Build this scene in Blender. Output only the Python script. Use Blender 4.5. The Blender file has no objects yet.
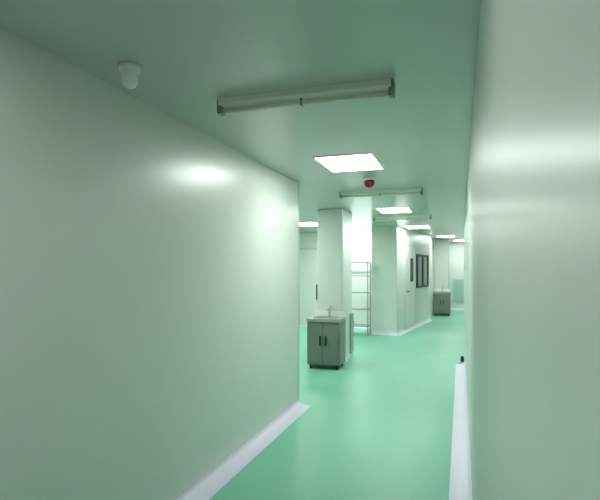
import bpy, bmesh, math
from mathutils import Vector, Matrix
S=bpy.context.scene
try:
    S.view_settings.view_transform='Standard'
    S.view_settings.look='None'
except Exception as e: print(e)
H=2.59; ZC=1.60
def lin(c):
    return tuple(((v/255)/12.92 if v/255<=0.04045 else ((v/255+0.055)/1.055)**2.4) for v in c)+(1,)
def mat(name,rgb,rough=0.5,metal=0.0,noise=0.0,nscale=3.0,spec=0.5,bump=0.0,bscale=2.0,coat=0,crough=0.12):
    m=bpy.data.materials.new(name); m.use_nodes=True
    nt=m.node_tree; b=nt.nodes['Principled BSDF']
    col=lin(rgb)
    b.inputs['Base Color'].default_value=col
    b.inputs['Roughness'].default_value=rough
    b.inputs['Metallic'].default_value=metal
    b.inputs['Specular IOR Level'].default_value=spec
    b.inputs['Coat Weight'].default_value=coat
    b.inputs['Coat Roughness'].default_value=crough
    tc=nt.nodes.new('ShaderNodeTexCoord')
    if noise>0:
        n=nt.nodes.new('ShaderNodeTexNoise'); n.inputs['Scale'].default_value=nscale; n.inputs['Detail'].default_value=3
        nt.links.new(tc.outputs['Object'],n.inputs['Vector'])
        r=nt.nodes.new('ShaderNodeValToRGB')
        r.color_ramp.elements[0].position=0.3; r.color_ramp.elements[1].position=0.7
        r.color_ramp.elements[0].color=tuple(v*(1-noise) for v in col[:3])+(1,)
        r.color_ramp.elements[1].color=tuple(min(1,v*(1+noise)) for v in col[:3])+(1,)
        nt.links.new(n.outputs['Fac'],r.inputs['Fac']); nt.links.new(r.outputs['Color'],b.inputs['Base Color'])
    if bump>0:
        n2=nt.nodes.new('ShaderNodeTexNoise'); n2.inputs['Scale'].default_value=bscale; n2.inputs['Detail'].default_value=1
        nt.links.new(tc.outputs['Object'],n2.inputs['Vector'])
        bp=nt.nodes.new('ShaderNodeBump'); bp.inputs['Strength'].default_value=bump; bp.inputs['Distance'].default_value=0.02
        nt.links.new(n2.outputs['Fac'],bp.inputs['Height']); nt.links.new(bp.outputs['Normal'],b.inputs['Normal'])
    return m
def emis(name,rgb,st):
    m=bpy.data.materials.new(name); m.use_nodes=True
    b=m.node_tree.nodes['Principled BSDF']
    b.inputs['Base Color'].default_value=(.8,.8,.8,1)
    b.inputs['Emission Color'].default_value=lin(rgb); b.inputs['Emission Strength'].default_value=st
    return m
M_wall=mat('wall_panel',(215,219,214),0.42,0,0.015,1.2,0.7,0.2,0.9,0.65,0.26)
M_wallr=mat('wall_panel_satin',(213,219,213),0.46,0,0.015,1.2,0.4,0.12,0.9,0.25,0.28)
M_ceil=mat('ceiling_panel',(190,195,190),0.32,0,0.015,1.0,0.5,0.12,0.8,0.4,0.16)
M_floor=mat('epoxy_floor',(128,196,170),0.40,0,0.03,1.3,0.4,0.1,1.5)
M_cove=mat('cove_vinyl',(230,224,242),0.4)
M_alu=mat('aluminium',(196,202,200),0.35,0.3)
M_steel=mat('brushed_steel',(170,176,172),0.35,0.5,0.05,20)
M_cab=mat('cabinet_grey',(124,130,124),0.38,0.25,0.03,8)
M_cabd=mat('cabinet_dark',(80,86,82),0.5,0.2)
M_black=mat('black_plastic',(18,20,20),0.4)
M_white=mat('white_plastic',(236,238,236),0.35)
M_body=mat('batten_body',(226,230,218),0.45)
M_tube=mat('tube_glass',(228,228,214),0.2)
M_end=mat('lamp_socket',(140,144,136),0.5)
M_red=mat('alarm_red',(110,12,14),0.3)
M_glass=mat('dark_glass',(92,102,100),0.08,0,0,1,0.8)
M_blue=mat('pale_blue_panel',(216,226,230),0.4)
M_board=mat('board_green',(165,195,190),0.4)
M_door=mat('door_leaf',(218,220,218),0.3)
M_lamp=emis('led_panel',(246,255,248),26)
M_lamp_dim=emis('led_panel_dim',(246,255,248),12)
M_lamp_room=emis('led_panel_room',(246,255,248),36)

def obj(name,bm,mats,parent=None,smooth=False):
    me=bpy.data.meshes.new(name); bm.normal_update(); bm.to_mesh(me); bm.free()
    for m in (mats if isinstance(mats,(list,tuple)) else [mats]): me.materials.append(m)
    if smooth:
        for p in me.polygons: p.use_smooth=True
    o=bpy.data.objects.new(name,me); S.collection.objects.link(o)
    if parent: o.parent=parent
    return o
def addbox(bm,x0,x1,y0,y1,z0,z1,mi=0,bev=0):
    r=bmesh.ops.create_cube(bm,size=1)
    vs=r['verts']
    for v in vs:
        v.co=Vector(((x0+x1)/2+v.co.x*(x1-x0),(y0+y1)/2+v.co.y*(y1-y0),(z0+z1)/2+v.co.z*(z1-z0)))
    fs=set(f for v in vs for f in v.link_faces)
    for f in fs: f.material_index=mi
    if bev>0:
        es=list(set(e for v in vs for e in v.link_edges))
        rr=bmesh.ops.bevel(bm,geom=es,offset=bev,segments=2,profile=0.6,affect='EDGES')
        for f in rr['faces']: f.material_index=mi
def box(name,x0,x1,y0,y1,z0,z1,m,parent=None,bev=0):
    bm=bmesh.new(); addbox(bm,x0,x1,y0,y1,z0,z1,0,bev); return obj(name,bm,m,parent)
def cyl(name,p0,p1,r0,r1,m,parent=None,seg=20):
    p0=Vector(p0);p1=Vector(p1); d=p1-p0
    bm=bmesh.new()
    bmesh.ops.create_cone(bm,cap_ends=True,segments=seg,radius1=r0,radius2=r1,depth=d.length)
    q=d.to_track_quat('Z','Y')
    bmesh.ops.transform(bm,matrix=Matrix.Translation((p0+p1)/2)@q.to_matrix().to_4x4(),verts=bm.verts)
    o=obj(name,bm,m,parent)
    for p in o.data.polygons: p.use_smooth=len(p.vertices)==4
    return o
def lathe(name,prof,loc,m,parent=None,seg=28):
    bm=bmesh.new(); rings=[]
    for r,z in prof:
        rings.append([bm.verts.new((loc[0]+r*math.cos(2*math.pi*i/seg),loc[1]+r*math.sin(2*math.pi*i/seg),loc[2]+z)) for i in range(seg)])
    for a,b in zip(rings[:-1],rings[1:]):
        for i in range(seg):
            bm.faces.new((a[i],a[(i+1)%seg],b[(i+1)%seg],b[i]))
    bm.faces.new(rings[0]); bm.faces.new(rings[-1])
    bmesh.ops.recalc_face_normals(bm,faces=bm.faces)
    return obj(name,bm,m,parent,True)
def empty(name,loc=(0,0,0)):
    e=bpy.data.objects.new(name,None); S.collection.objects.link(e); e.location=loc; return e
def poly(name,pts,z0,z1,m):
    bm=bmesh.new()
    a=[bm.verts.new((x,y,z0)) for x,y in pts]; b=[bm.verts.new((x,y,z1)) for x,y in pts]
    n=len(pts)
    bm.faces.new(a); bm.faces.new(b)
    for i in range(n): bm.faces.new((a[i],a[(i+1)%n],b[(i+1)%n],b[i]))
    bmesh.ops.recalc_face_normals(bm,faces=bm.faces)
    return obj(name,bm,m)
def cove(name,p0,p1,n,w=0.12,h=0.085):
    p0=Vector((*p0,0));p1=Vector((*p1,0));n=Vector((*n,0)).normalized()
    prof=[(0,0.0),(0,h),(0.006,h)]
    for i in range(0,9):
        a=math.pi/2*i/8
        prof.append((0.006+(w-0.006)*(1-math.cos(a)), h-(h-0.004)*math.sin(a)))
    prof.append((w,0.0))
    bm=bmesh.new()
    A=[bm.verts.new(p0+n*o+Vector((0,0,z))) for o,z in prof]
    B=[bm.verts.new(p1+n*o+Vector((0,0,z))) for o,z in prof]
    k=len(prof)
    for i in range(k): bm.faces.new((A[i],A[(i+1)%k],B[(i+1)%k],B[i]))
    bm.faces.new(A); bm.faces.new(B)
    bmesh.ops.recalc_face_normals(bm,faces=bm.faces)
    return obj(name,bm,M_cove)

XL=-1.80; XR=0.07; YE=5.55
# ---------- shell
box('floor',-6.6,3.6,-6.6,20.6,-0.1,0,M_floor)
box('ceiling',-6.6,3.6,-6.6,20.6,H,H+0.1,M_ceil)
poly('wall_left',[(XL,-6),(XL,YE),(-6,YE),(-6,YE-0.12),(XL-0.12,YE-0.12),(XL-0.12,-6)],0,H,M_wall)
box('wall_right',XR,XR+0.12,-6,14.0,0,H,M_wallr)
box('wall_back',XL-0.12,XR+0.12,-6.12,-6,0,H,M_wall)
box('wall_west',-6.12,-6,YE-0.12,13.2,0,H,M_wall)
box('wall_side_room',-6.12,-2.05,13.2,13.32,0,H,M_wall)
WA=Vector((-1.45,12.0)); WB=Vector((-0.90,15.8))
poly('wall_hall',[(-2.05,12.0),(WA.x,WA.y),(WB.x,WB.y),(-2.05,15.8)],0,H,M_wall)
box('wall_hall_north',-2.05,-0.90,15.8,20.0,0,H,M_wall)
box('wall_far',-2.05,3.12,20.0,20.12,0,H,M_wall)
box('wall_hall_south',XR+0.12,3.12,13.88,14.0,0,H,M_wall)
box('wall_hall_east',3.0,3.12,14.0,20.0,0,H,M_wall)
cove('baseboard_left',(XL,-6),(XL,YE),(1,0),0.145,0.06)
cove('baseboard_right',(XR,-6),(XR,8.7),(-1,0),0.15,0.06)
nW=Vector((WB.y-WA.y,-(WB.x-WA.x))).normalized()
cove('baseboard_hall',WA,WB,nW,0.08,0.08)
cove('baseboard_side_room',(-6,13.2),(-2.05,13.2),(0,-1),0.08)
cove('baseboard_pilaster',(-2.05,12.0),(-1.45,12.0),(0,-1),0.06)
cove('baseboard_far',(-0.4,20.0),(3.0,20.0),(0,-1),0.08)
box('trim_1',XL-0.03,XL+0.004,YE-0.02,YE+0.006,0.07,H,M_alu)

def column(name,x0,x1,y0,y1,guard=False):
    e=empty(name)
    box('shaft',x0,x1,y0,y1,0,H,M_wall,e,0.02)
    bm=bmesh.new(); addbox(bm,x0-0.02,x1+0.02,y0-0.02,y1+0.02,0,0.08,0,0.01)
    obj('skirting',bm,M_cove,e)
    if guard:
        bm=bmesh.new()
        addbox(bm,x1+0.001,x1+0.03,y1-0.20,y1+0.012,0.09,0.80,0,0.004)
        obj('guard_plate',bm,M_steel,e)
    return e
column('column',-2.31,-1.87,8.12,8.87,True)
column('column',-0.85,-0.40,17.85,18.3)

def led(x,y,m,w=0.50,l=0.66):
    e=empty('ceiling_led_panel')
    bm=bmesh.new(); t=0.02
    for a in [(x-w/2-t,x+w/2+t,y-l/2-t,y-l/2),(x-w/2-t,x+w/2+t,y+l/2,y+l/2+t),(x-w/2-t,x-w/2,y-l/2,y+l/2),(x+w/2,x+w/2+t,y-l/2,y+l/2)]:
        addbox(bm,*a,H-0.008,H)
    obj('frame',bm,M_white,e)
    box('diffuser',x-w/2,x+w/2,y-l/2,y+l/2,H-0.010,H,m,e)
for x,y,m in [(-0.99,4.63,M_lamp),(-1.08,8.61,M_lamp),(-0.99,12.36,M_lamp),(-0.45,16.3,M_lamp),(0.0,19.0,M_lamp),
            (-0.95,0.70,M_lamp_dim),(-0.95,-3.2,M_lamp_dim),
            (-3.28,10.76,M_lamp_room),(-2.55,12.6,M_lamp_room),(-3.2,7.2,M_lamp_room),(-4.9,8.6,M_lamp_room),(1.9,16.3,M_lamp_room)]:
    led(x,y,m)

def batten(x0,x1,y):
    e=empty('tube_light_fixture')
    bm=bmesh.new()
    prof=[(-0.045,0),(0.045,0),(0.040,-0.030),(0.022,-0.042),(-0.022,-0.042),(-0.040,-0.030)]
    A=[bm.verts.new((x0+0.015,y+a,H+b)) for a,b in prof]; B=[bm.verts.new((x1-0.015,y+a,H+b)) for a,b in prof]
    n=len(prof)
    for i in range(n): bm.faces.new((A[i],A[(i+1)%n],B[(i+1)%n],B[i]))
    bm.faces.new(A);bm.faces.new(B)
    bmesh.ops.recalc_face_normals(bm,faces=bm.faces)
    obj('body',bm,M_body,e)
    cyl('tube',(x0+0.03,y,H-0.063),(x1-0.03,y,H-0.063),0.015,0.015,M_tube,e)
    for i,(a,b) in enumerate([(x0,x0+0.03),(x1-0.03,x1)]):
        bm=bmesh.new(); addbox(bm,a,b,y-0.028,y+0.028,H-0.085,H-0.0,0,0.006); obj('socket_%d'%(i+1),bm,M_end,e)
    xm=(x0+x1)/2
    bm=bmesh.new(); addbox(bm,xm-0.006,xm+0.006,y-0.02,y+0.02,H-0.082,H-0.040,0,0.003); obj('clip',bm,M_end,e)
batten(-1.365,-0.334,2.67)
batten(-1.50,-0.45,6.35)
batten(-1.60,-0.52,9.6)

e=empty('ceiling_alarm_sounder')
lathe('base',[(0.0001,0),(0.052,0),(0.053,-0.02),(0.047,-0.032),(0.0001,-0.032)],(-1.54,2.07,H),M_white,e)
lathe('dome',[(0.0001,-0.03),(0.038,-0.03),(0.040,-0.05),(0.037,-0.085),(0.028,-0.104),(0.012,-0.112),(0.0001,-0.113)],(-1.54,2.07,H),M_white,e)
e=empty('fire_alarm_beacon')
lathe('base',[(0.0001,0),(0.06,0),(0.06,-0.018),(0.05,-0.03),(0.0001,-0.03)],(-0.96,5.47,H),M_white,e)
lathe('lens',[(0.0001,-0.028),(0.055,-0.028),(0.056,-0.06),(0.044,-0.09),(0.022,-0.103),(0.0001,-0.106)],(-0.96,5.47,H),M_red,e)

def cabinet(cx,yf,w=0.53,d=0.44,h=0.80):
    e=empty('wash_basin_cabinet')
    x0=cx-w/2;x1=cx+w/2;y1=yf+d
    bm=bmesh.new()
    addbox(bm,x0,x1,yf,y1,0.07,h-0.05,0,0.006)
    obj('carcass',bm,M_cab,e)
    bm=bmesh.new(); addbox(bm,x0+0.03,x1-0.03,yf+0.03,y1-0.03,0.03,0.07); obj('plinth',bm,M_cabd,e)
    k=1
    for a in (x0+0.05,x1-0.05):
        for b in (yf+0.05,y1-0.05):
            cyl('foot_%d'%k,(a,b,0),(a,b,0.06),0.02,0.024,M_black,e); k+=1
    for i,(a,b) in enumerate([(x0+0.015,cx-0.004),(cx+0.004,x1-0.015)]):
        bm=bmesh.new(); addbox(bm,a,b,yf-0.018,yf,0.10,h-0.09,0,0.005); obj('door_leaf_%d'%(i+1),bm,M_cab,e)
    for i,a in enumerate((cx-0.055,cx+0.035)):
        bm=bmesh.new(); addbox(bm,a,a+0.022,yf-0.045,yf-0.018,0.38,0.53,0,0.005); obj('handle_%d'%(i+1),bm,M_black,e)
    bm=bmesh.new(); t=0.05
    addbox(bm,x0-0.01,x1+0.01,yf-0.02,yf+0.07,h-t,h,0,0.004)
    addbox(bm,x0-0.01,x1+0.01,y1-0.10,y1,h-t,h,0,0.004)
    addbox(bm,x0-0.01,x0+0.07,yf+0.07,y1-0.10,h-t,h)
    addbox(bm,x1-0.07,x1+0.01,yf+0.07,y1-0.10,h-t,h)
    obj('worktop',bm,M_steel,e)
    bm=bmesh.new()
    addbox(bm,x0+0.07,x1-0.07,yf+0.07,y1-0.10,h-t,h-t+0.006)
    obj('bowl',bm,M_white,e)
    bm=bmesh.new(); addbox(bm,x0,x1,y1-0.02,y1,h,h+0.09,0,0.004); obj('upstand',bm,M_white,e)
    cyl('tap_stem',(cx,y1-0.06,h),(cx,y1-0.06,h+0.15),0.013,0.011,M_steel,e)
    cyl('tap_spout',(cx,y1-0.055,h+0.145),(cx,y1-0.19,h+0.115),0.010,0.009,M_steel,e)
    cyl('tap_lever',(cx,y1-0.06,h+0.15),(cx+0.05,y1-0.06,h+0.175),0.008,0.006,M_steel,e)
cabinet(-2.07,7.62)
cabinet(-0.60,17.36)

e=empty('steel_shelf_rack')
rx0,rx1,ry0,ry1,rh=-2.66,-2.09,11.75,12.15,1.75
bm=bmesh.new()
for a in (rx0,rx1-0.03):
    for b in (ry0,ry1-0.03): addbox(bm,a,a+0.03,b,b+0.03,0,rh)
obj('posts',bm,M_steel,e)
for i,z in enumerate((0.2,0.6,1.0,1.4,1.72)):
    bm=bmesh.new(); addbox(bm,rx0,rx1,ry0,ry1,z,z+0.025); obj('shelf_%d'%(i+1),bm,M_steel,e)

e=empty('door_1')
box('leaf',-4.25,-3.35,13.165,13.2,0.02,2.1,M_door,e)
bm=bmesh.new()
addbox(bm,-4.31,-4.25,13.15,13.2,0,2.16);addbox(bm,-3.35,-3.29,13.15,13.2,0,2.16);addbox(bm,-4.25,-3.35,13.15,13.2,2.1,2.16)
obj('jamb',bm,M_alu,e)
box('vision_pane',-3.68,-3.56,13.155,13.166,1.0,1.9,M_glass,e)
cyl('pull_handle',(-3.45,13.12,0.8),(-3.45,13.12,1.3),0.02,0.02,M_black,e)
cyl('handle_mount_1',(-3.45,13.12,0.95),(-3.45,13.166,0.95),0.01,0.01,M_black,e)
cyl('handle_mount_2',(-3.45,13.12,1.25),(-3.45,13.166,1.25),0.01,0.01,M_black,e)
e=empty('window_1')
bm=bmesh.new()
wx0,wx1,wz0,wz1=-3.1,-2.15,1.5,2.15
addbox(bm,wx0,wx1,13.17,13.2,wz0,wz0+0.04);addbox(bm,wx0,wx1,13.17,13.2,wz1-0.04,wz1)
for a in (wx0,(wx0+wx1)/2-0.02,wx1-0.04): addbox(bm,a,a+0.04,13.17,13.2,wz0+0.04,wz1-0.04)
obj('frame',bm,M_alu,e)
box('pane',wx0+0.04,wx1-0.04,13.185,13.2,wz0+0.04,wz1-0.04,M_blue,e)

# dispenser with dark front on the side-room face of the near column
e=empty('wall_soap_dispenser')
bm=bmesh.new(); addbox(bm,-2.385,-2.311,8.30,8.42,1.05,1.32,0,0.01); obj('body',bm,M_black,e)
bm=bmesh.new(); addbox(bm,-2.375,-2.33,8.335,8.385,1.0,1.055,0,0.006); obj('nozzle',bm,M_cabd,e)

ang=math.atan2(WB.y-WA.y,WB.x-WA.x)
def wall_frame(name):
    e=empty(name,(WA.x,WA.y,0)); e.rotation_euler=(0,0,ang); return e
e=wall_frame('window_2')
bm=bmesh.new()
a0,a1,z0,z1=2.0,3.45,1.05,1.98
f=0.06
addbox(bm,a0,a1,-0.04,0,z0,z0+f);addbox(bm,a0,a1,-0.04,0,z1-f,z1)
for a in (a0,(a0+a1)/2-f/2,a1-f): addbox(bm,a,a+f,-0.04,0,z0+f,z1-f)
obj('frame',bm,M_black,e)
box('pane',a0+f,a1-f,-0.02,0,z0+f,z1-f,M_glass,e)
e=wall_frame('door_2')
box('leaf',0.75,1.65,-0.03,0,0.09,2.1,M_door,e)
bm=bmesh.new()
addbox(bm,0.70,0.75,-0.035,0,0.09,2.15);addbox(bm,1.65,1.70,-0.035,0,0.09,2.15);addbox(bm,0.75,1.65,-0.035,0,2.1,2.15)
obj('jamb',bm,M_door,e)
box('vision_pane',1.22,1.50,-0.04,-0.03,1.25,1.85,M_black,e)
cyl('lever',(0.85,-0.07,1.0),(0.98,-0.07,1.0),0.01,0.01,M_black,e)
cyl('spindle',(0.85,-0.03,1.0),(0.85,-0.075,1.0),0.012,0.012,M_black,e)

e=empty('notice_board')
box('panel',-0.25,0.6,19.97,20.0,0.35,1.15,M_board,e)
bm=bmesh.new()
addbox(bm,-0.29,-0.25,19.96,20,0.31,1.19);addbox(bm,0.6,0.64,19.96,20,0.31,1.19);addbox(bm,-0.25,0.6,19.96,20,0.31,0.35);addbox(bm,-0.25,0.6,19.96,20,1.15,1.19)
obj('frame',bm,M_alu,e)
e=empty('door_stopper')
lathe('base',[(0.0001,0),(0.04,0),(0.04,0.02),(0.028,0.03),(0.0001,0.03)],(XR-0.05,8.8,0),M_steel,e)
lathe('bumper',[(0.0001,0.028),(0.024,0.028),(0.028,0.08),(0.024,0.12),(0.0001,0.125)],(XR-0.05,8.8,0),M_black,e)

w=bpy.data.worlds.new('World'); S.world=w; w.use_nodes=True
w.node_tree.nodes['Background'].inputs[0].default_value=(0.7,0.8,0.75,1)
w.node_tree.nodes['Background'].inputs[1].default_value=0.3

cd=bpy.data.cameras.new('camera'); cam=bpy.data.objects.new('camera',cd); S.collection.objects.link(cam)
F=500.0
cd.sensor_width=36; cd.lens=36*F/600
cd.shift_y=18/600
cd.clip_start=0.01
cam.location=(0,0,ZC)
cam.rotation_euler=(math.radians(90),0,math.atan(161/F))
S.camera=cam
